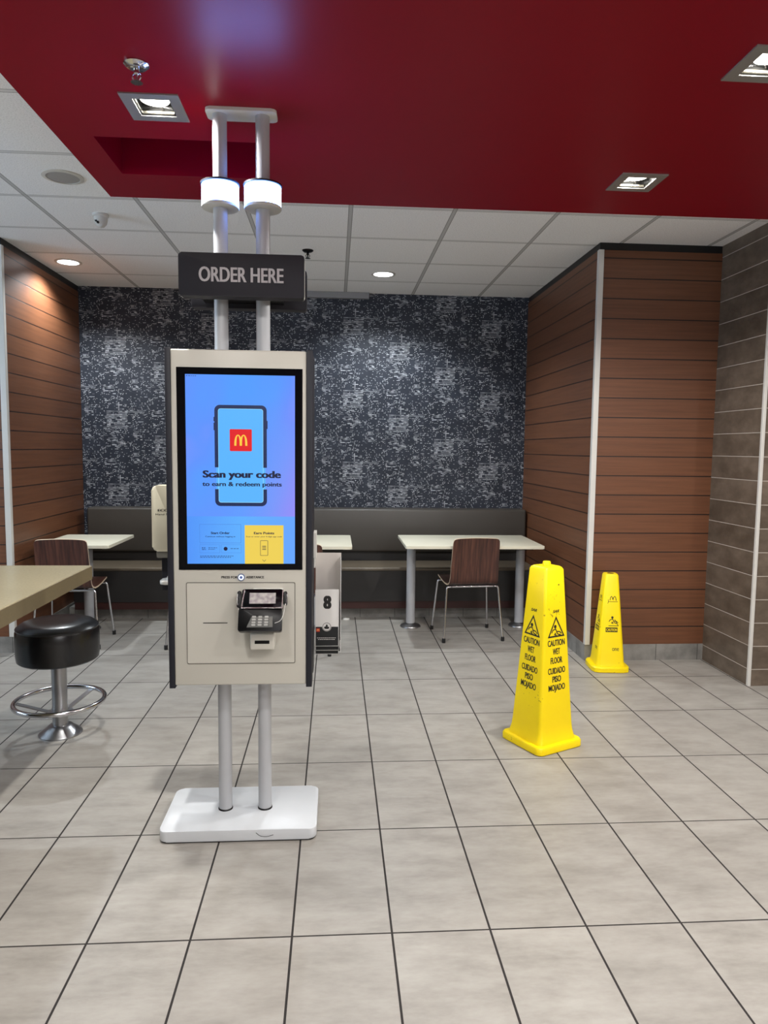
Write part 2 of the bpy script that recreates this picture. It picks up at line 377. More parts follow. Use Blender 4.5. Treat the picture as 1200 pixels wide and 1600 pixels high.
# lower red ceiling with a rectangular recess and a hole for each square lamp
SQ = [(-.655, 2.74), (1.36, 3.27), (1.36, 2.27), (-.655, 1.05), (1.36, .95), (.35, .2), (-.655, -1.0), (1.36, -1.0), (3.0, 2.3), (3.0, .4)]
HW = .066
holes = [(-.962, -.315, 3.013, 3.40)]+[(x-HW, x+HW, y-HW, y+HW) for x, y in SQ]
def holed_slab(x0, x1, y0, y1, z0, z1, holes):
    bm = bmesh.new()
    xs = sorted({x0, x1, *[h[0] for h in holes], *[h[1] for h in holes]}); ys = sorted({y0, y1, *[h[2] for h in holes], *[h[3] for h in holes]})
    cells = {}
    for i in range(len(xs)-1):
        for j in range(len(ys)-1):
            mx, my = (xs[i]+xs[i+1])/2, (ys[j]+ys[j+1])/2
            cells[i, j] = not any(h[0] < mx < h[1] and h[2] < my < h[3] for h in holes)
    vc = {}
    def V(i, j, z):
        k = (i, j, z)
        if k not in vc: vc[k] = bm.verts.new((xs[i], ys[j], z))
        return vc[k]
    for (i, j), on in cells.items():
        if not on: continue
        bm.faces.new((V(i, j, z0), V(i, j+1, z0), V(i+1, j+1, z0), V(i+1, j, z0)))
        bm.faces.new((V(i, j, z1), V(i+1, j, z1), V(i+1, j+1, z1), V(i, j+1, z1)))
        for (di, dj, a, b) in ((-1, 0, (i, j), (i, j+1)), (1, 0, (i+1, j+1), (i+1, j)), (0, -1, (i+1, j), (i, j)), (0, 1, (i, j+1), (i+1, j+1))):
            if not cells.get((i+di, j+dj), False): bm.faces.new((V(*a, z0), V(*b, z0), V(*b, z1), V(*a, z1)))
    return bm
red = holed_slab(-1.108, 4.6, -3.6, 3.71, RZ, CZ-.002, holes)
box(-.97, -.30, 3.0, 3.41, CZ-.010, CZ-.003, bm=red)
o = struct('ceiling_red', red, RED)
# thin pale edge angle along the far lip of the red ceiling
struct('trim_6', box(-1.112, 4.6, 3.71, 3.722, RZ+.012, CZ-.002), WHITEP)

# ================================================================== CEILING FITTINGS
LENS = emit('lamp_lens', (1.0, .96, .86, 1), 9.0)
LENSC = emit('cool_lamp_lens', (.95, .97, 1.0, 1), 9.0)
def spot(parent, loc, power, col, deg=150, blend=.6, rad=.035):
    l = bpy.data.lights.new('lamp', 'SPOT'); l.energy = power*4; l.color = col; l.spot_size = math.radians(deg); l.spot_blend = blend; l.shadow_soft_size = rad
    o = bpy.data.objects.new('lamp', l); COL.objects.link(o); o.parent = parent; o.location = loc; return o
sqlab = ['square recessed ceiling lamp left of the kiosk poles in the red ceiling', 'square recessed lamp near the far right edge of the red ceiling',
         'square recessed lamp cut by the right edge of the photo at the top']
def square_lamp(x, y, label, seen=True):
    t = thing('recessed_lamp', label, 'ceiling lamp', (x, y, RZ), 0, 'square lamps in the red ceiling')
    a = .103; o_ = [(-a, -a), (a, -a), (a, a), (-a, a)]; b = .064; i_ = [(-b, -b), (b, -b), (b, b), (-b, b)]
    obj('frame', ring_prism(o_, i_, -.005, .0, 'z'), FIXT, t)
    h = bmesh.new()
    for q in (box(-.066, -.062, -.064, .064, .0, .118), box(.062, .066, -.064, .064, .0, .118), box(-.064, .064, .062, .066, .0, .118), box(-.064, .064, -.066, -.062, .0, .118), box(-.066, .066, -.066, .066, .118, .124)): merge(h, q)
    obj('housing', h, FIXB, t)
    r = bmesh.new(); box(-.058, .058, .052, .0615, .0005, .009, .001, bm=r); box(-.0615, -.057, -.055, .052, .0005, .006, bm=r); obj('reflector', r, REFL, t)
    obj('lens', lathe([(.052, .022), (.052, .030)], 32, c=(0, -.004)), LENS, t)
    obj('bulb_clip', tube([(.018, .061, .014), (.018, .052, .016), (.012, .046, .022)], .003, 8), CHROME, t)
    return spot(t, (0, -.004, .016), P_SQ*(1.6 if y > 2.5 else 1.0), WARM, 165, .5)
for k, (x, y) in enumerate(SQ):
    square_lamp(x, y, sqlab[k] if k < 3 else 'added square recessed lamp out of view, standing in for other room lights')  # lamps after the labelled ones are added unseen, for the room's other lights
def round_lamp(x, y, label, p):
    t = thing('downlight', label, 'ceiling lamp', (x, y, CZ), 0, 'round downlights over the booths')
    n = 32; C1 = [(.098*math.cos(2*PI*k/n), .098*math.sin(2*PI*k/n)) for k in range(n)]; C2 = [(.078*math.cos(2*PI*k/n), .078*math.sin(2*PI*k/n)) for k in range(n)]
    obj('trim_ring', ring_prism(C1, C2, -.006, 0, 'z'), WHITEP, t)
    obj('lens', lathe([(.078, -.004), (.078, 0)], 32), LENSC, t)
    spot(t, (0, 0, -.012), p, COOL, 142, .6, .05)
round_lamp(-2.05, 5.76, 'round downlight beside the left wood wall', P_BACK)
round_lamp(.38, 5.86, 'round downlight near the middle of the tiled ceiling', P_BACK)

def sprinkler(x, y, z, label, dark):
    t = thing('sprinkler', label, 'sprinkler', (x, y, z)); m = BLK if dark else CHROME
    obj('escutcheon', lathe([(.040, 0), (.040, -.004), (.030, -.012), (.014, -.014)], 28), m, t, True)
    b = lathe([(.009, -.01), (.009, -.03), (.005, -.034), (.004, -.05)], 16)
    for s in (-1, 1): tube(fillet([(s*.006, 0, -.028), (s*.016, 0, -.038), (s*.004, 0, -.054)], .006), .0022, 8, bm=b)
    obj('frame_arms', b, m, t, True)
    d = bmesh.new()
    for k in range(12):
        a = 2*PI*k/12; merge(d, box(.004, .019, -.003, .003, -.0575, -.0560), Matrix.Rotation(a, 4, 'Z'))
    lathe([(.008, -.058), (.008, -.055)], 16, bm=d); obj('deflector', d, m, t)
sprinkler(-.642, 2.45, RZ, 'chrome fire sprinkler on the red ceiling above the square lamp', False)
sprinkler(-.201, 5.234, CZ, 'dark fire sprinkler on the white tiles above the order sign', True)

t = thing('ceiling_speaker', 'round grey ceiling speaker flush in the white tiles at the left', 'speaker', (-1.43, 3.975, CZ))
obj('rim', lathe([(.104, 0), (.104, -.004), (.084, -.007), (.084, 0)], 40, cap=False), WHITEP, t, True)
g = NT('perforated_grey_grille'); gx, gy, gz = g.xyz()
hole = g.M('LESS_THAN', g.M('ADD', g.M('POWER', g.M('SUBTRACT', g.M('FRACT', g.M('DIVIDE', gx, .006)), .5), 2.0), g.M('POWER', g.M('SUBTRACT', g.M('FRACT', g.M('DIVIDE', gy, .006)), .5), 2.0)), .07)
g.set(g.mix(hole, rgb(168, 166, 164), rgb(120, 118, 118)), .6)
obj('grille', lathe([(.084, 0), (.084, -.004), (.05, -.006), (.001, -.0065)], 40), g.m, t, True)

t = thing('security_camera', 'small white dome security camera on the ceiling tiles at the left', 'camera', (-1.43, 4.58, CZ))
obj('mount', lathe([(.048, 0), (.048, -.012), (.040, -.018)], 28), WHITEP, t, True)
obj('dome', lathe([(.040, -.018), (.040, -.035), (.034, -.058), (.020, -.074), (.002, -.080)], 28), WHITEP, t, True)
e = bmesh.new()
for a, z in ((-120, -.045), (-100, -.056), (-140, -.036)):
    a = math.radians(a); merge(e, lathe([(.008, 0), (.008, .006)], 12), T3((.032*math.cos(a), .032*math.sin(a), z)) @ Matrix.Rotation(a, 4, 'Z') @ Matrix.Rotation(PI/2, 4, 'Y'))
obj('lens', e, GLASSB, t)

o = obj('access_panel', box(-.30, .30, BY-.05, BY-.001, CZ-.055, CZ-.001, .003), simple('grey_sheet_metal', rgb(140, 140, 142), .5)); tag(o, 'low grey metal panel tucked between the ceiling and wallpaper', 'panel')

FILL = emit('fill_panel_light', (.95, .97, 1.0, 1), 11.0)
for k, x in enumerate((1.5, 2.9)):  # unseen glowing panels added to brighten the ceiling and camera-facing sides
    t = thing('fill_panel', 'added light panel on the wall behind the camera, out of view', 'added light panel', (x, -3.6, 2.25), 0, 'added light panels behind the camera')
    obj('frame', ring_prism([(-.66, -.38), (.66, -.38), (.66, .38), (-.66, .38)], [(-.62, -.34), (.62, -.34), (.62, .34), (-.62, .34)], 0, .05), BLK, t)
    obj('screen', box(-.62, .62, .005, .03, -.34, .34), FILL, t)

t = thing('added_screen', 'added wide lit screen on the side wall, out of view at the left', 'screen', (-4.6, 3.0, 1.9))  # unseen screen added to throw bluish light on the left ceiling tiles
obj('frame', box(0, .05, -1.1, 1.1, -.6, .6, .004), BLK, t)
obj('screen', box(.05, .052, -1.05, 1.05, -.55, .55), emit('added_screen_light', (.62, .80, 1.0, 1), 10.0), t)

# ================================================================== BENCH
t = thing('bench', 'long charcoal upholstered bench against the patterned back wall', 'bench', (-.23, 6.38, 0))
bx0, bx1 = -1.94, 1.98; o_ = (-.23, 6.38)
def Bx(x0, x1, y0, y1, z0, z1, **k): return box(x0+.23, x1+.23, y0-6.38, y1-6.38, z0, z1, **k)
obj('backrest', Bx(-2.18, 1.755, 6.40, 6.585, .545, .935, bev=.02, seg=3), BENCHV, t, True)
obj('rail', Bx(-2.18, 1.755, 6.452, 6.585, .40, .546), BENCHD, t)
obj('seat', Bx(-2.18, 1.755, 6.03, 6.45, .432, .460, bev=.010, seg=3), BENCHS, t, True)
obj('front_panel', Bx(-2.18, 1.755, 6.045, 6.45, .165, .434), BENCHD, t)
obj('plinth', Bx(-2.18, 1.755, 6.06, 6.45, .099, .166), BENCHR, t)
obj('kick_plate', Bx(-2.26, 1.76, 6.155, 6.58, 0, .098), BTILE, t)

# ================================================================== TABLES
def table(x0, x1, y0, y1, legs, label):
    cx, cyy = (x0+x1)/2, (y0+y1)/2
    t = thing('dining_table', label, 'table', (cx, cyy, 0), 0, 'cream tables along the bench')
    w, d = x1-x0, y1-y0
    tp = prism(rrect(w, d, .012), .722, .745, 'z', bev=.004)
    obj('tabletop', tp, TTOP, t, True)
    obj('underframe', box(-w/2+.07, w/2-.07, -d/2+.07, d/2-.07, .706, .722), BLK, t)
    for lx in legs:
        c = (lx-cx, .14)
        p = obj('leg', lathe([(.037, .02), (.037, .7), (.06, .701), (.06, .708)], 28, c=c), POLE, t, True)
        obj('foot', lathe([(.086, 0), (.086, .008), (.080, .016), (.045, .026), (.037, .034)], 32, c=c), STEEL, p, True)
table(.54, 1.615, 5.33, 6.03, (.635, 1.555), 'wide cream table on two silver posts beside the right wood wall')
table(-2.20, -1.662, 5.33, 6.0, (-1.975,), 'cream table beside the left wood wall')
table(-.43, .132, 5.30, 6.01, (-.15,), 'cream table behind the kiosk, only its right corner showing')

# ================================================================== CHAIRS
def shell(bm, prof, widths, th=.011, edge=1, face=0, curve=.0):
    """bent plywood sheet: prof = [(y,z)], widths = half width per station; rim gets material 1"""
    N = len(prof); NX = 13; F, Bk = [], []
    for i, (y, z) in enumerate(prof):
        a = Vector(prof[max(i-1, 0)]); b = Vector(prof[min(i+1, N-1)]); t = (b-a).normalized(); nrm = Vector((-t.y, t.x))
        rf, rb = [], []
        for k in range(NX):
            s = -1+2*k/(NX-1); x = s*widths[i]; off = curve[i]*(s*s) if curve else 0
            rf.append(bm.verts.new((x, y+nrm.x*off, z+nrm.y*off))); rb.append(bm.verts.new((x, y+nrm.x*(off-th), z+nrm.y*(off-th))))
        F.append(rf); Bk.append(rb)
    for i in range(N-1):
        for k in range(NX-1):
            bm.faces.new((F[i][k], F[i][k+1], F[i+1][k+1], F[i+1][k])).material_index = face
            bm.faces.new((Bk[i][k+1], Bk[i][k], Bk[i+1][k], Bk[i+1][k+1])).material_index = face
        for k in (0, NX-1): bm.faces.new((F[i][k], F[i+1][k], Bk[i+1][k], Bk[i][k])).material_index = edge
    for i in (0, N-1):
        for k in range(NX-1): bm.faces.new((F[i][k], F[i][k+1], Bk[i][k+1], Bk[i][k])).material_index = edge
    return bm
def make_chair(label):
    t = thing('dining_chair', label, 'chair', (0, 0, 0), 0, 'walnut chairs at the bench tables')
    # seat: from the front lip back to the bend
    sp_ = [(.215, .438), (.205, .449), (.18, .456), (.10, .452), (.02, .444), (-.06, .438), (-.12, .436), (-.15, .440)]
    sw = [.165, .188, .197, .2, .2, .2, .197, .195]
    obj('seat', shell(bmesh.new(), sp_, sw, curve=[0, 0, 0, .004, .006, .006, .004, 0]), [VEN, PLY], t, True)
    bp = [(-.15, .440), (-.168, .448), (-.182, .468), (-.190, .50), (-.196, .56), (-.205, .63), (-.217, .70), (-.230, .765), (-.236, .790), (-.239, .802), (-.241, .808), (-.242, .811)]
    bw = [.195, .194, .192, .19, .188, .186, .185, .183, .180, .173, .163, .148]
    obj('backrest', shell(bmesh.new(), bp, bw, curve=[0, .002, .006, .008, .010, .012, .012, .012, .012, .012, .012, .012]), [VEN, PLY], t, True)
    # two bent tube hoops, each leg a part of its own and the cross bars one frame
    fr = bmesh.new(); r = .0085
    for y in (-.155, .15): tube([(-.172, y, .424), (.172, y, .424)], r, 10, bm=fr)
    for s in (-1, 1): tube([(s*.13, -.155, .426), (s*.13, .15, .430)], .007, 10, bm=fr)
    obj('seat_frame', fr, CHROME, t, True)
    for (sx, y0, y1) in ((-1, -.155, -.207), (1, -.155, -.207), (-1, .15, .207), (1, .15, .207)):
        L = obj('leg', tube(fillet([(sx*.165, y0, .424), (sx*.205, y0, .424), (sx*.235, y1, .012)], .035), r, 10), CHROME, t, True)
        obj('foot', lathe([(.0135, 0), (.0135, .03), (.010, .034)], 14, c=(sx*.235, y1)), RUB, L, True)
    return t
def copy_tree(o, parent=None):
    c = o.copy(); COL.objects.link(c); c.parent = parent
    for ch in list(o.children): copy_tree(ch, c)
    return c
chair = make_chair('walnut shell chair at the wide table by the right wood wall')
chair.location = (1.055, 5.535, 0); chair.rotation_euler.z = math.radians(5)
for (x, y, rz, lab) in ((-1.955, 5.41, math.radians(2), 'walnut shell chair at the left table behind the beige counter'),
                        (-.268, 5.19, 0, 'walnut shell chair at the table behind the kiosk, only a corner of its back showing'),
                        (-.99, 5.39, 0, 'chrome legged chair hidden by the kiosk except its left leg')):
    c = copy_tree(chair); c.location = (x, y, 0); c.rotation_euler.z = rz; c['label'] = lab
o = obj('floor_cap', lathe([(.032, 0), (.032, .008), (.022, .014), (.004, .016)], 24), WHITEP, None, True, (.104, 6.075, 0)); tag(o, 'small white plastic cap on the floor in front of the bench', 'cap')

# wall socket on the right wood wall
t = thing('wall_socket', 'small black outlet plate low on the right wood wall', 'outlet', (AX, 5.366, .416))
obj('plate', box(-.007, 0, -.036, .036, -.058, .058, .003), BLK, t)
obj('socket_face', box(-.010, -.006, -.018, .018, -.034, .034, .002), RUB, t)

# ================================================================== COUNTER + STOOL
t = thing('counter', 'beige speckled counter cut by the left edge of the photo', 'counter', (-1.9, 2.0, 0))
obj('countertop', box(-.9, .722, -.9, 1.505, .832, .90, .003), COUNTER, t)
obj('edge_band', box(.722, .726, -.899, 1.504, .833, .897), COUNTERE, t)
obj('pedestal', box(-.6, -.2, -.7, .9, 0, .832), BENCHD, t)
t = thing('bar_stool', 'round black vinyl stool on a silver post beneath the beige counter', 'stool', (-1.405, 3.66, 0))
obj('base', lathe([(.106, 0), (.105, .006), (.098, .012), (.066, .036), (.056, .046), (.04, .050)], 40), STEEL, t, True)
obj('post', lathe([(.037, .03), (.037, .40)], 32), STEEL, t, True)
R_, Z_ = .215, .174
fr = obj('foot_ring', tube([(R_*math.cos(2*PI*k/48), R_*math.sin(2*PI*k/48), Z_) for k in range(48)], .0125, 12, closed=True), CHROME, t, True)
obj('hub', lathe([(.039, .10), (.062, .102), (.062, .118), (.040, .124), (.039, .14)], 28), STEEL, t, True)
for a in (188, 62, -48):
    a = math.radians(a); b = bmesh.new()
    p0 = Vector((.05, 0, .112)); p1 = Vector((R_-.004, 0, Z_-.008))
    for (h0, h1) in ((-.012, -.005),):
        vs = []
        for p in (p0, p1):
            for yy in (-.014, .014):
                for dz in (0, .006): vs.append(b.verts.new((p.x, yy, p.z+dz)))
        for q in ((0, 1, 3, 2), (4, 6, 7, 5), (0, 4, 5, 1), (2, 3, 7, 6), (0, 2, 6, 4), (1, 5, 7, 3)): b.faces.new([vs[i] for i in q])
    o = obj('spoke', b, STEEL, t); o.rotation_euler.z = a
obj('seat_cushion', lathe([(.05, .392), (.184, .392), (.194, .400), (.198, .43), (.199, .50), (.198, .545), (.194, .556), (.196, .559), (.196, .564), (.190, .569), (.174, .582), (.15, .590), (.08, .592), (.001, .593)], 64), VINYL, t, True)
obj('swivel_plate', lathe([(.07, .384), (.07, .392)], 24), BLK, t)

# ================================================================== CAUTION CONES
def sq_loft(secs, n=5):
    bm = bmesh.new(); rings = []
    for (z, hw, r) in secs: rings.append([bm.verts.new((x, y, z)) for x, y in rrect(2*hw, 2*hw, r, n)])
    m = len(rings[0])
    for a, b in zip(rings, rings[1:]):
        for k in range(m): bm.faces.new((a[k], a[(k+1) % m], b[(k+1) % m], b[k]))
    bm.faces.new(rings[0][::-1]); bm.faces.new(rings[-1]); return bm
def on_face(b, z, hw_at, quad=0, tilt=0.0, x=0.0, lift=.0004):
    """matrix that lays flat print onto face number quad of the tapering body at height z"""
    return Matrix.Rotation(quad*PI/2, 4, 'Z') @ T3((x, -hw_at(z)-lift, z)) @ Matrix.Rotation(-tilt, 4, 'X')
def tri_ring(w, h, lw):
    o = [(-w/2, -h/2), (w/2, -h/2), (0, h/2)]; r = []
    cx, cz = 0, -h/6; k = 1-lw/(h/3)
    i = [((p[0]-cx)*k+cx, (p[1]-cz)*k+cz) for p in o]
    return ring_prism(o, i, -.0004, 0)
def slipping_figure(s):
    b = bmesh.new()
    merge(b, prism([(.0+.011*math.cos(a*PI/6), .028+.011*math.sin(a*PI/6)) for a in range(12)], -.0004, 0, 'y'))
    for pts in (((0, .018), (.012, -.004)), ((.0, .012), (-.022, .006)), ((-.02, .006), (-.030, -.010)), ((.012, -.004), (.036, -.006)), ((.036, -.006), (.052, -.020)), ((.010, -.006), (.022, -.022)), ((.022, -.022), (.045, -.026)), ((-.004, -.012), (.006, -.018)), ((-.01, -.02), (.01, -.026))):
        (x0, z0), (x1, z1) = pts; d = Vector((x1-x0, 0, z1-z0)); L = d.length; nn = Vector((-d.z, 0, d.x)).normalized()*.0035; a = Vector((x0, 0, z0)); c = Vector((x1, 0, z1))
        b.faces.new([b.verts.new(v) for v in (a-nn, c-nn, c+nn, a+nn)])
    for v in b.verts: v.co.x *= s; v.co.z *= s
    return b
def strokes(segs, w):
    b = bmesh.new()
    for pl in segs:
        for (x0, z0), (x1, z1) in zip(pl, pl[1:]):
            d = Vector((x1-x0, 0, z1-z0)).normalized(); nn = Vector((-d.z, 0, d.x))*w/2; a = Vector((x0, 0, z0))-d*w*.3; c = Vector((x1, 0, z1))+d*w*.3
            b.faces.new([b.verts.new(v) for v in (a-nn, c-nn, c+nn, a+nn)])
    return b
# tall one
t = thing('caution_cone', 'tall four-sided yellow wet floor cone standing in the open floor', 'caution cone', (1.058, 3.455, 0), math.radians(26.5), 'yellow caution cones')
def hw1(z): return .112+(z-.08)*(.0615-.112)/(.905-.08)
tilt1 = math.atan((.112-.0615)/.825)
body = sq_loft([(.03, .126, .03), (.045, .124, .03), (.055, .121, .028), (.068, .1175, .026), (.085, .1135, .024), (.12, .1098, .022), (.40, hw1(.40), .019), (.70, hw1(.70), .016), (.893, hw1(.893), .014), (.903, .056, .013), (.908, .048, .012)])
obj('body', body, YEL, t, True)
obj('base', sq_loft([(0, .143, .03), (.004, .148, .034), (.030, .148, .034), (.038, .143, .032), (.040, .124, .03)], 6), YEL, t, True)
obj('knob', lathe([(.020, .905), (.020, .924), (.017, .929), (.004, .931)], 20), YEL, t, True)
for q in range(4):
    b = bmesh.new(); merge(b, tri_ring(.112, .104, .0075), on_face(b, .614, hw1, q, tilt1)); tr = obj('warning_triangle', b, INK, t)
    b = bmesh.new(); merge(b, slipping_figure(.80), on_face(b, .592, hw1, q, tilt1, -.006)); obj('slipping_figure', b, INK, tr)
    for txt, z, w, h, sh in (('SAR', .690, .044, .014, .4), ('CAUTION', .534, .114, .030, 0), ('WET', .491, .048, .030, 0), ('FLOOR', .447, .078, .030, 0), ('CUIDADO', .396, .114, .030, 0), ('PISO', .354, .058, .030, 0), ('MOJADO', .312, .110, .030, 0)):
        b = bmesh.new(); merge(b, text_mesh(txt, w=w, h=h, bold=.010, depth=.0002, shear=sh, fat=.07), on_face(b, z, hw1, q, tilt1)); obj('lettering', b, INK, t)
b = bmesh.new(); merge(b, lathe([(.0035, 0), (.0035, .001)], 12), T3((.020, -hw1(.82)-.0005, .82)) @ Matrix.Rotation(PI/2, 4, 'X'))
obj('rivet_hole', b, INK, t)
# short one
t = thing('caution_cone', 'shorter worn yellow caution cone against the wood wall corner', 'caution cone', (1.868, 4.655, 0), math.radians(-5), 'yellow caution cones')
def hw2(z): return .092+(z-.06)*(.046-.092)/(.64-.06)
tilt2 = math.atan(.046/.58)
bm_ = sq_loft([(.03, .100, .03), (.045, .097, .028), (.07, .092, .024), (.30, hw2(.30), .02), (.645, hw2(.645), .016), (.655, .040, .014)], 3)
obj('body', bm_, YEL, t, True)
obj('base', sq_loft([(0, .121, .045), (.004, .126, .05), (.030, .126, .05), (.038, .118, .045)], 2), YEL, t, True)
obj('top_hole', lathe([(.022, .655), (.022, .657)], 20), simple('dark_yellow_hollow', rgb(120, 96, 8), .6), t)
for q in (0, 3, 1):
    def deco(name, m, z, x=0, parent=t, mm=INK, lift=.0004):
        b = bmesh.new(); merge(b, m, on_face(b, z, hw2, q, tilt2, x, lift)); return obj(name, b, mm, parent)
    arch = [(-.026, -.012), (-.022, .006), (-.016, .014), (-.010, .006), (-.006, -.008), (-.002, .006), (.006, .014), (.012, .006), (.016, -.014)]
    deco('worn_arches', strokes([arch], .0046), .494, .012)
    deco('worn_line', strokes([[(-.028, -.022), (.034, -.022)], [(-.032, -.034), (-.028, -.022), (-.030, -.008)]], .0034), .494, .004)
    deco('worn_triangle', strokes([[(-.03, -.03), (.034, -.03), (.010, .012)]], .0042), .340, .010)
    deco('slipping_figure', slipping_figure(.75), .345, .004)
    pl = deco('caution_plate', box(-.040, .040, -.0005, 0, -.0155, .0155), .283)
    deco('lettering', text_mesh('CAUTION', w=.072, h=.017, depth=.0002, fat=.06), .283, 0, pl, YEL, .0012)
    deco('lettering', text_mesh('one', w=.046, h=.030, depth=.0002, fat=.05), .156, .028)
    deco('worn_lettering', strokes([[(-.03, -.01), (-.026, .012)]], .003), .152, -.020)
    deco('worn_lettering', strokes([[(-.012, -.012), (-.012, .012)]], .003), .152, -.020)
    deco('worn_lettering', strokes([[(.012, -.010), (.014, .010), (.020, 0)]], .003), .152, -.020)
# ================================================================== ORDER KIOSK
KX, KY = -.3465, 2.62
K = thing('order_kiosk', 'tall self order kiosk with lit blue screen on two silver poles', 'kiosk', (-.355, 2.755, 0))
OX, OY = -.355, 2.755
def L(bm): bmesh.ops.translate(bm, verts=bm.verts, vec=(-OX, -OY, 0)); return bm
def part(name, bm, m, parent=K, smooth=False): return obj(name, L(bm), m, parent, smooth)
p = part('base_plate', prism(rrect(.588, .345, .03, cx=-.3575, cy=2.757), .006, .047, 'z', bev=.004), KWHITE, smooth=True)
part('base_pad', prism(rrect(.58, .338, .03, cx=-.3575, cy=2.757), 0, .007, 'z'), RUB, p)
part('scratch', tube(fillet([(-.29, 2.5838, .036), (-.275, 2.5838, .022), (-.25, 2.5838, .019), (-.225, 2.5838, .026)], .01), .0009, 6), INK, p)
PX = (-.4275, -.272)
for x in PX:
    pl = part('pole', lathe([(.026, .046), (.026, RZ-.012)], 36, c=(x, 2.755)), POLE, smooth=True)
    part('pole_collar', lathe([(.0285, .046), (.0285, .050), (.026, .053)], 36, c=(x, 2.755)), BLK, pl)
part('ceiling_plate', prism(rrect(.256, .092, .018, cx=-.347, cy=2.757), RZ-.012, RZ, 'z', bev=.002), WHITEP, smooth=True)
BE = emit('beacon_glow', (.17, .34, 1.0, 1), 42.0)
for x in PX:
    g = part('beacon', lathe([(.0665, 2.368), (.0675, 2.372), (.0675, 2.434), (.0665, 2.438)], 40, c=(x, 2.755)), BE, smooth=True)
    part('cap', lathe([(.064, 2.438), (.071, 2.440), (.071, 2.446), (.03, 2.449)], 40, c=(x, 2.755)), KDARK, g, True)
    part('underside', lathe([(.03, 2.356), (.067, 2.357), (.0685, 2.360), (.0685, 2.367), (.06, 2.368)], 40, c=(x, 2.755)), WHITEP, g, True)
# sign boxes, one each side of the poles
def sign(y0, y1, back):
    w = .442; s = part('sign', prism(rrect(w, .150, .010, cx=-.334, cy=2.0875), y0, y1, 'y', bev=.0035), simple('sign_charcoal_face', rgb(34, 33, 40), .6, spec=.3), smooth=True)
    return s
s = sign(2.618, 2.676, False)
part('sign_edge', ring_prism(rrect(.4440, .1520, .011, cx=-.3348, cy=2.0887), rrect(.4422, .1502, .010, cx=-.3340, cy=2.0877), 2.640, 2.674), WHITEP, s)
b = text_mesh('ORDER HERE', w=.298, h=.050, bold=.006, depth=.0015, fat=.055); bmesh.ops.translate(b, verts=b.verts, vec=(-.335, 2.6165, 2.088)); tl = part('lettering', b, simple('sign_white_letters', rgb(176, 172, 176), .5), s); tl['label'] = 'pale letters reading ORDER HERE'
s = sign(2.834, 2.892, True)
part('sign_mount', box(-.50, -.20, 2.676, 2.834, 2.03, 2.14), BLK)
# housing, back housing
def shell_unit(y0, y1, name):
    h = part(name, box(-.589, -.1045, y0, y1, .594, 1.827, .006, 3), KGREY, smooth=True)
    for (x0, x1) in ((-.609, -.5885), (-.105, -.083)):
        part('side_strip', prism([(x0, .584), (x1, .584), (x1, 1.831), (x0, 1.831)], y0-.003, y1+.002, 'y', bev=.003), KDARK, h, True)
    return h
H_ = shell_unit(2.622, 2.722, 'housing')
R_h = shell_unit(2.79, 2.885, 'rear_housing')
part('spacer', box(-.52, -.17, 2.722, 2.79, .75, 1.72), KDARK)
# bezel + display
bz = part('screen_bezel', box(-.568, -.1185, 2.6185, 2.63, 1.030, 1.763, .001), GLASSB)
part('screen_camera', lathe([(.004, 0), (.004, .001)], 16, c=(0, 0)), BLK, bz).matrix_local = T3((-.2095-OX, 2.6183-OY, 1.7495)) @ Matrix.Rotation(PI/2, 4, 'X')
DX0, DX1, DZ0, DZ1 = -.5365, -.146, 1.053, 1.738
DW, DH = DX1-DX0, DZ1-DZ0
sm = NT('lit_display'); X_, Y_, Z_c = sm.xyz()
uu = sm.M('DIVIDE', sm.M('SUBTRACT', X_, DX0-OX), DW); vv = sm.M('DIVIDE', sm.M('SUBTRACT', DZ1, Z_c), DH)
nn_ = sm.noise(sm.scale((3.2, 1, 2.4)), 1.3, 2, .5)
c1 = sm.ramp(sm.M('ADD', sm.M('MULTIPLY', sm.M('ABSOLUTE', sm.M('SUBTRACT', uu, .5)), .55), sm.M('MULTIPLY', sm.M('SUBTRACT', nn_, .5), 1.3)), [(.0, rgb(86, 160, 255)), (.30, rgb(98, 150, 255)), (.62, rgb(142, 150, 250))])
lil = sm.M('MULTIPLY', sm.M('POWER', uu, 3.0), sm.M('MULTIPLY', vv, 1.1), clamp=True)
c1 = sm.mix(lil, c1, rgb(160, 140, 246))
c2 = sm.ramp(uu, [(.0, rgb(84, 150, 250)), (.5, rgb(96, 176, 255)), (1.0, rgb(104, 166, 255))])
cc = sm.mix(sm.M('GREATER_THAN', vv, .745), c1, c2)
sm.set((0, 0, 0, 1), .15); sm.l(cc, sm.b.inputs['Emission Color']); sm.b.inputs['Emission Strength'].default_value = 1.0
sc = part('screen', box(DX0, DX1, 2.6178, 2.6186, DZ0, DZ1), sm.m)
YS = 2.6176
def U(u): return DX0+u*DW
def V(v): return DZ1-v*DH
def ui(name, bm, m, label=None):
    o = part(name, bm, m, sc)
    if label: o['label'] = label
NAVY = emit('screen_navy', rgb(22, 40, 84), 1.0); LBLUE = emit('screen_light_blue', rgb(88, 180, 255), 1.0); SRED = emit('screen_red', rgb(226, 20, 30), 1.0); SGOLD = emit('screen_gold', rgb(255, 205, 70), 1.0)
SYEL = emit('screen_yellow', rgb(238, 208, 84), 1.0); SLINE = emit('screen_line', rgb(74, 130, 215), 1.0); STXT = emit('screen_text', rgb(16, 26, 62), 1.0); SBOX = emit('screen_button_blue', rgb(92, 172, 255), 1.0); SHI = emit('screen_pale', rgb(150, 220, 255), 1.0)
cx_ = (U(.262)+U(.740))/2; cz_ = (V(.157)+V(.690))/2; pw = DW*.478; ph = DH*.533
ui('phone_fill', prism(rrect(pw-.010, ph-.010, .014, cx=cx_, cy=cz_), YS-.0002, YS, 'y'), LBLUE)
b = bmesh.new()
fr_ = .0128
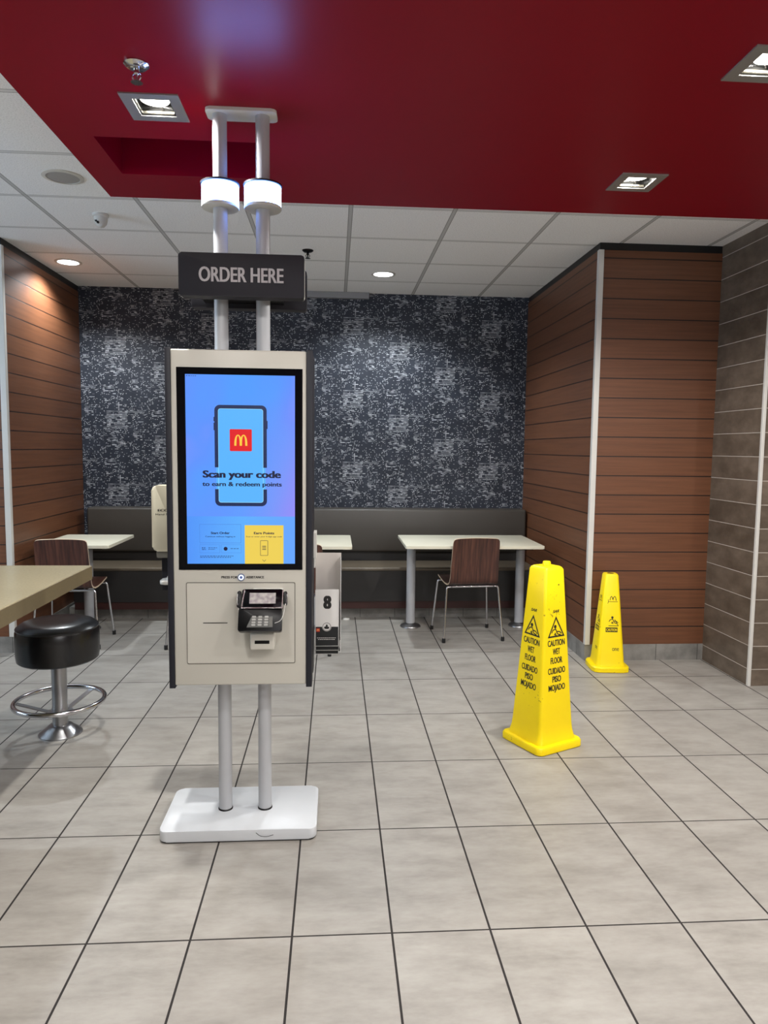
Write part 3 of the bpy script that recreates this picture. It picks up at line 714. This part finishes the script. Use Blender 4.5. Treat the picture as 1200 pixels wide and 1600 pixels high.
outer = rrect(pw, ph, .019, 6, cx_, cz_); inner = rrect(pw-2*fr_, ph-2*fr_, .009, 6, cx_, cz_)
ring_prism(outer, inner, YS-.0006, YS-.0002, bm=b)
# the outline is broken behind the headline
gz0, gz1 = V(.600), V(.485)
bmesh.ops.bisect_plane(b, geom=b.verts[:]+b.edges[:]+b.faces[:], plane_co=(0, 0, gz0), plane_no=(0, 0, 1))
bmesh.ops.bisect_plane(b, geom=b.verts[:]+b.edges[:]+b.faces[:], plane_co=(0, 0, gz1), plane_no=(0, 0, 1))
bmesh.ops.delete(b, geom=[f for f in b.faces if gz0 < f.calc_center_median().z < gz1], context='FACES')
box(cx_-pw/2-.003, cx_-pw/2, YS-.0006, YS-.0002, V(.243), V(.220), bm=b); box(cx_-pw/2-.003, cx_-pw/2, YS-.0006, YS-.0002, V(.290), V(.250), bm=b); box(cx_+pw/2, cx_+pw/2+.003, YS-.0006, YS-.0002, V(.280), V(.237), bm=b)
ui('phone_outline', b, NAVY)
ui('phone_highlight', ring_prism(rrect(pw-2*fr_+.001, ph-2*fr_+.001, .009, 6, cx_, cz_), rrect(pw-2*fr_-.003, ph-2*fr_-.003, .008, 6, cx_, cz_), YS-.0005, YS-.0003), SHI)
b = bmesh.new(); box(cx_-pw/2-.004, cx_+pw/2+.004, YS-.0009, YS-.0006, gz0+.0, gz1-.0, bm=b)
lx, lz, lw_ = (U(.400)+U(.603))/2, (V(.283)+V(.398))/2, DW*.203
b.free()
ui('logo_square', prism(rrect(lw_, lw_, .004, cx=lx, cy=lz), YS-.0005, YS-.0002, 'y'), SRED)
def arches(w, h, th, n=14):
    b = bmesh.new()
    for s in (-1, 1):
        pts_o, pts_i = [], []
        for k in range(n+1):
            a = PI*k/n
            # narrow parabola-like arch, thin on top, flaring to the feet
            xo = math.cos(a); zo = math.sin(a)**.75
            pts_o.append((s*w/4+xo*(w/4+th*.45), -h/2+zo*h)); pts_i.append((s*w/4+xo*(w/4-th*.55), -h/2+zo*(h-th*.55)))
        for k in range(n): b.faces.new([b.verts.new((p[0], 0, p[1])) for p in (pts_o[k], pts_o[k+1], pts_i[k+1], pts_i[k])])
    return b
b = arches(.040, .040, .0075); bmesh.ops.translate(b, verts=b.verts, vec=(lx, YS-.0008, lz)); ui('logo_arches', b, SGOLD)
def stext(name, txt, u, v, w=None, h=None, fat=0.0, m=STXT, y=.0010):
    b = text_mesh(txt, w=w, h=h, bold=.014 if fat > .04 else 0.0, depth=.0001, fat=fat); bmesh.ops.translate(b, verts=b.verts, vec=(U(u), YS-y, V(v))); ui(name, b, m)
stext('headline', 'Scan your code', .510, .5205, DW*.722, .0255, .085)
stext('subheadline', 'to earn & redeem points', .512, .5725, DW*.733, .0155, .045)
b = bmesh.new(); ring_prism(rrect(DW*.384, DH*.101, .002, cx=U(.306), cy=V(.8375)), rrect(DW*.384-.0022, DH*.101-.0022, .0015, cx=U(.306), cy=V(.8375)), YS-.0006, YS-.0002, bm=b)
for (u0, u1) in ((.114, .300), (.313, .500)):
    w = DW*(u1-u0); h = DH*.046; c_ = (U((u0+u1)/2), V(.919)); ring_prism(rrect(w, h, .002, cx=c_[0], cy=c_[1]), rrect(w-.0016, h-.0016, .0015, cx=c_[0], cy=c_[1]), YS-.0006, YS-.0002, bm=b)
ui('button_outlines', b, SLINE)
stext('start_order_text', 'Start Order', .306, .834, DW*.175, .0085, .06)
stext('start_order_note', 'Continue without logging in', .306, .853, DW*.275, .0050, .03)
b = bmesh.new()
for (u0, u1, v) in ((.135, .172, .913), (.135, .172, .918), (.135, .172, .924), (.195, .275, .914), (.195, .255, .922), (.40, .475, .918), (.118, .425, .9585), (.118, .405, .9655), (.008, .10, .0085)):
    k = u0
    while k < u1: w = random.uniform(.010, .024); box(U(k), U(min(k+w, u1)), YS-.0008, YS-.0003, V(v)-.0009, V(v)+.0009, bm=b); k += w+.006
merge(b, prism([(U(.354)+.0072*math.cos(a*PI/8), V(.919)+.0072*math.sin(a*PI/8)) for a in range(16)], YS-.0007, YS-.0003, 'y'))
ui('small_print', b, STXT)
ui('yellow_tile', box(U(.532), U(.893), YS-.0006, YS-.0002, V(1.0), V(.792)), SYEL)
stext('earn_points_text', 'Earn Points', .712, .834, DW*.190, .0085, .06)
stext('earn_points_note', 'Scan or enter your 4-digit app code', .712, .853, DW*.335, .0046, .03)
b = ring_prism(rrect(.0285, .0565, .003, cx=U(.712), cy=V(.915)), rrect(.0255, .0535, .002, cx=U(.712), cy=V(.915)), YS-.001, YS-.0006)
for k in range(3): box(U(.712)-.007, U(.712)+.007, YS-.001, YS-.0006, V(.905)-.006*k-.0012, V(.905)-.006*k+.0012, bm=b)
merge(b, strokes([[(-.006, .003), (0, -.003), (.006, .003)]], .0014), T3((U(.712), YS-.0009, V(.983))))
ui('tile_icon', b, STXT)
# service panel
pn = part('service_panel', box(-.541, -.147, 2.6195, 2.624, .679, .981, .0), KGREY)
part('panel_seam', ring_prism(rrect(.398, .306, .006, cx=-.344, cy=.830), rrect(.3935, .3015, .005, cx=-.344, cy=.830), 2.6190, 2.6225), simple('seam_line_grey', rgb(92, 88, 80), .7), pn)  # thin grey outline round the service panel
part('receipt_slot', box(-.483, -.394, 2.6188, 2.6205, .8298, .8328), BLK, pn)
part('lock', lathe([(.003, 0), (.003, .001)], 12), BLK, pn).matrix_local = T3((-.155-OX, 2.6192-OY, .681)) @ Matrix.Rotation(PI/2, 4, 'X')
for txt, x, w in (('PRESS FOR', -.386, .060), ('ASSISTANCE', -.2925, .066)):
    b = text_mesh(txt, w=w, h=.0085, bold=.004, depth=.0003, fat=.09); bmesh.ops.translate(b, verts=b.verts, vec=(x, 2.6215, 1.002)); part('lettering', b, INK, H_)
n = 24
def circ(r, cx, cz): return [(cx+r*math.cos(2*PI*k/n), cz+r*math.sin(2*PI*k/n)) for k in range(n)]
bt = part('assistance_button', prism(circ(.0135, -.343, 1.002), 2.6185, 2.6225, 'y'), simple('button_blue_rim', rgb(70, 90, 130), .4))
part('button_face', prism(circ(.0105, -.343, 1.002), 2.6172, 2.6188, 'y'), emit('button_white', (.95, .97, 1, 1), 1.0), bt)
part('button_dot', prism(circ(.0048, -.343, 1.002), 2.6165, 2.6174, 'y'), simple('button_blue_dot', rgb(70, 100, 170), .4), bt)
# scanner hood under the terminal and pale backing plate above it
hd = part('scanner_hood', box(-.305, -.217, 2.560, 2.622, .744, .806, .006, 3), KGREY, smooth=True)
part('scanner_window', box(-.288, -.235, 2.5590, 2.562, .768, .780), BLK, hd)
part('terminal_backplate', box(-.300, -.190, 2.585, 2.622, .90, .962, .004), WHITEP)
# upper bracket of the holder on the right flank
part('holder_bracket', box(-.0855, -.072, 2.80, 2.89, 1.045, 1.147, .002), WHITEP)

# payment terminal
t = thing('card_terminal', 'black card payment terminal mounted below the kiosk screen', 'card terminal', (-.2635, 2.560, .889)); t.rotation_euler = (math.radians(-24), 0, 0)
q = .000302
def C(x): return (x-695)*.000298
def D(y): return (465-y)*q
obj('body', prism(rrect(C(948)-C(425), D(435)-D(715), .008, cx=(C(948)+C(425))/2, cy=(D(435)+D(715))/2), -.012, .02, 'y', bev=.003), BLK, t, True)
hd = obj('screen_head', prism(rrect(C(952)-C(462), D(212)-D(442), .006, cx=(C(952)+C(462))/2, cy=(D(212)+D(442))/2), -.020, .02, 'y', bev=.002), GLASSB, t, True)
o4 = [(C(455), D(446)), (C(955), D(446)), (C(960), D(212)), (C(485), D(212))]; i4 = [(C(470), D(434)), (C(942), D(434)), (C(948), D(222)), (C(496), D(222))]
b = ring_prism(o4, i4, -.0222, -.0195); bmesh.ops.delete(b, geom=[f for f in b.faces if f.calc_center_median().z > D(218)], context='FACES')
obj('silver_frame', b, CHROME, hd)
dm = NT('terminal_display'); nn = dm.noise(scale=60, detail=4); dm.set((.02, .02, .02, 1), .2); dm.l(dm.ramp(nn, [(.35, rgb(150, 136, 140)), (.65, rgb(196, 186, 178))]), dm.b.inputs['Emission Color']); dm.b.inputs['Emission Strength'].default_value = .9
obj('display', box(C(553), C(868), -.0212, -.020, D(388), D(258)), dm.m, hd)
obj('keypad_plate', prism([(C(530), D(668)), (C(840), D(668)), (C(835), D(540)), (C(585), D(540))], -.0145, -.011, 'y'), simple('keypad_grey', rgb(78, 78, 76), .4, .2), t)
KEY = simple('pale_key', rgb(140, 140, 136), .35, .3)
ky = obj('key', prism(rrect(C(640)-C(595), .0066, .0015), -.0175, -.0145, 'y'), KEY, t); ky.location = (C(615), 0, D(545))
for r_, yy in enumerate((545, 577, 610, 640)):
    for c_, xx in enumerate((615, 690, 765)):
        if r_ == c_ == 0: continue
        k2 = ky.copy(); COL.objects.link(k2); k2.location = (C(xx-r_*2), 0, D(yy))
obj('function_key', prism(rrect(C(833)-C(800), D(555)-D(660), .002, cx=C(816), cy=D(607)), -.0165, -.0145, 'y'), simple('key_dark', rgb(90, 90, 84), .4), t)
for (x0, x1, y0, y1) in ((400, 448, 225, 430), (957, 1005, 232, 395)):
    sh = obj('privacy_wing', prism(rrect(C(x1)-C(x0), D(y0)-D(y1), .006, cx=(C(x0)+C(x1))/2, cy=(D(y0)+D(y1))/2), -.012, .012, 'y', bev=.002), BLK, t, True)
    ex = C(x0)-.0005 if x0 < 500 else C(x1)+.0005
    obj('wing_edge', tube(fillet([(ex+(.004 if x0 < 500 else -.004), -.010, D(y0)), (ex, -.012, D((y0+y1)/2)), (ex+(.006 if x0 < 500 else -.006), -.010, D(y1+20))], .02), .0014, 8), CHROME, sh, True)
obj('stylus_cord', tube(fillet([(C(985), -.012, D(385)), (C(968), -.02, D(520)), (C(935), -.022, D(600)), (C(865), -.019, D(622))], .012), .0012, 8), WHITEP, t, True)

# ================================================================== NUMBER TENTS AND HOLDER
t = thing('card_holder', 'pale grey card holder hanging at the right side of the kiosk', 'holder', (-.025, 2.89, .64))
obj('back_panel', box(-.052, .052, -.004, 0, .05, .414, .001), simple('grey_acrylic', rgb(200, 194, 188), .3), t)
obj('side_panel', box(.049, .052, -.075, -.004, .02, .40), simple('pale_acrylic_edge', rgb(190, 190, 188), .25), t)
obj('hook', box(-.062, -.052, -.05, -.004, .36, .41, .001), WHITEP, t)
obj('tray', box(-.052, .052, -.03, .0, .012, .018, .001), BLK, t)
TW = simple('white_card', rgb(214, 213, 210), .45, var=.02); TB = simple('card_black', rgb(14, 18, 20), .5); TR = simple('card_red', rgb(190, 40, 40), .5)
def tent(x, y, z, label, h=.232):
    """plastic number card; origin at its lower edge"""
    e = thing('number_card', label, 'number card', (x, y, z), 0, 'number cards in the holder')
    w = .0945
    obj('card', prism(rrect(w, h, .003, cy=h/2), 0, .006, 'y', bev=.0008), TW, e)
    obj('black_band', box(-w/2+.0018, w/2-.0018, -.0006, .0005, .002, .080), TB, e)
    return e
e = tent(-.029, 2.822, .683, 'white number card marked 8, frontmost in the holder')
b = text_mesh('8', w=.033, h=.052, bold=.01, depth=.0004, fat=.14); bmesh.ops.translate(b, verts=b.verts, vec=(.001, -.0006, .180)); obj('number', b, INK, e)
rd = obj('red_logo', box(-.043, -.029, -.0012, -.0005, .060, .074), TR, e)
b = arches(.009, .008, .002); bmesh.ops.translate(b, verts=b.verts, vec=(-.036, -.0014, .067)); obj('logo_arches', b, simple('card_gold', rgb(232, 170, 90), .5), rd)
ic = obj('round_icon', prism([(.0185*math.cos(k*PI/12)-.001, .080+.0185*math.sin(k*PI/12)) for k in range(24)], -.0014, -.0005, 'y'), TW, e)
b = ring_prism([(.0172*math.cos(k*PI/12)-.001, .080+.0172*math.sin(k*PI/12)) for k in range(24)], [(.0155*math.cos(k*PI/12)-.001, .080+.0155*math.sin(k*PI/12)) for k in range(24)], -.0018, -.0013)
for (dx, dz, rx, rz_) in ((-.005, -.003, .006, .005), (.005, -.003, .005, .004), (.0, .004, .004, .006), (0, -.007, .009, .0018)):
    merge(b, prism([(dx-.001+rx*math.cos(k*PI/6), .080+dz+rz_*math.sin(k*PI/6)) for k in range(12)], -.0018, -.0013, 'y'))
obj('icon_drawing', b, INK, ic)
b = bmesh.new()
for zz, (a0, a1) in ((.0345, (-.040, .036)), (.028, (-.036, .032))):
    k = a0
    while k < a1: w = random.uniform(.004, .009); box(k, min(k+w, a1), -.0009, -.0005, zz-.0009, zz+.0009, bm=b); k += w+.0015
obj('small_print', b, TW, e)
tent(-.028, 2.838, .661, 'number card just behind the 8, only its black foot showing')
tent(-.029, 2.853, .641, 'rearmost number card, the lowest black foot in the holder')

# ================================================================== HAND SANITIZER DISPENSER
t = thing('sanitizer_dispenser', 'cream hand sanitizer dispenser at the left side behind the kiosk', 'dispenser', (-.668, 2.95, 1.02))
obj('cover', prism(rrect(.128, .265, .018, cx=0, cy=.170), -.055, .04, 'y', bev=.010), DISPC, t, True)
obj('nozzle_guard', box(-.052, .052, -.042, .030, .008, .042, .006), SMOKE, t, True)
obj('nozzle', lathe([(.010, 0), (.012, .02)], 16, c=(.02, -.01)), WHITEP, t)
for txt, z, w, h in (('ECOLAB', .204, .080, .0095), ('Hand Sanitizer', .188, .096, .0075)):
    b = text_mesh(txt, w=w, h=h, depth=.0003, fat=.1 if txt.isupper() else .02); bmesh.ops.translate(b, verts=b.verts, vec=(0.0, -.0555, z)); obj('lettering', b, INK, t)
obj('wall_plate', box(-.05, .11, .04, .048, -.14, .28, .001), KDARK, t)
obj('mount_arm', box(.06, .20, -.058, .048, .10, .14), KDARK, t)
obj('drip_tray', prism(rrect(.075, .09, .02, cx=-.004, cy=-.006), -.100, -.085, 'z', bev=.004), WHITEP, t, True)
obj('tray_lip', lathe([(.028, -.085), (.020, -.070), (.004, -.066)], 20, c=(.004, -.006)), WHITEP, t, True)
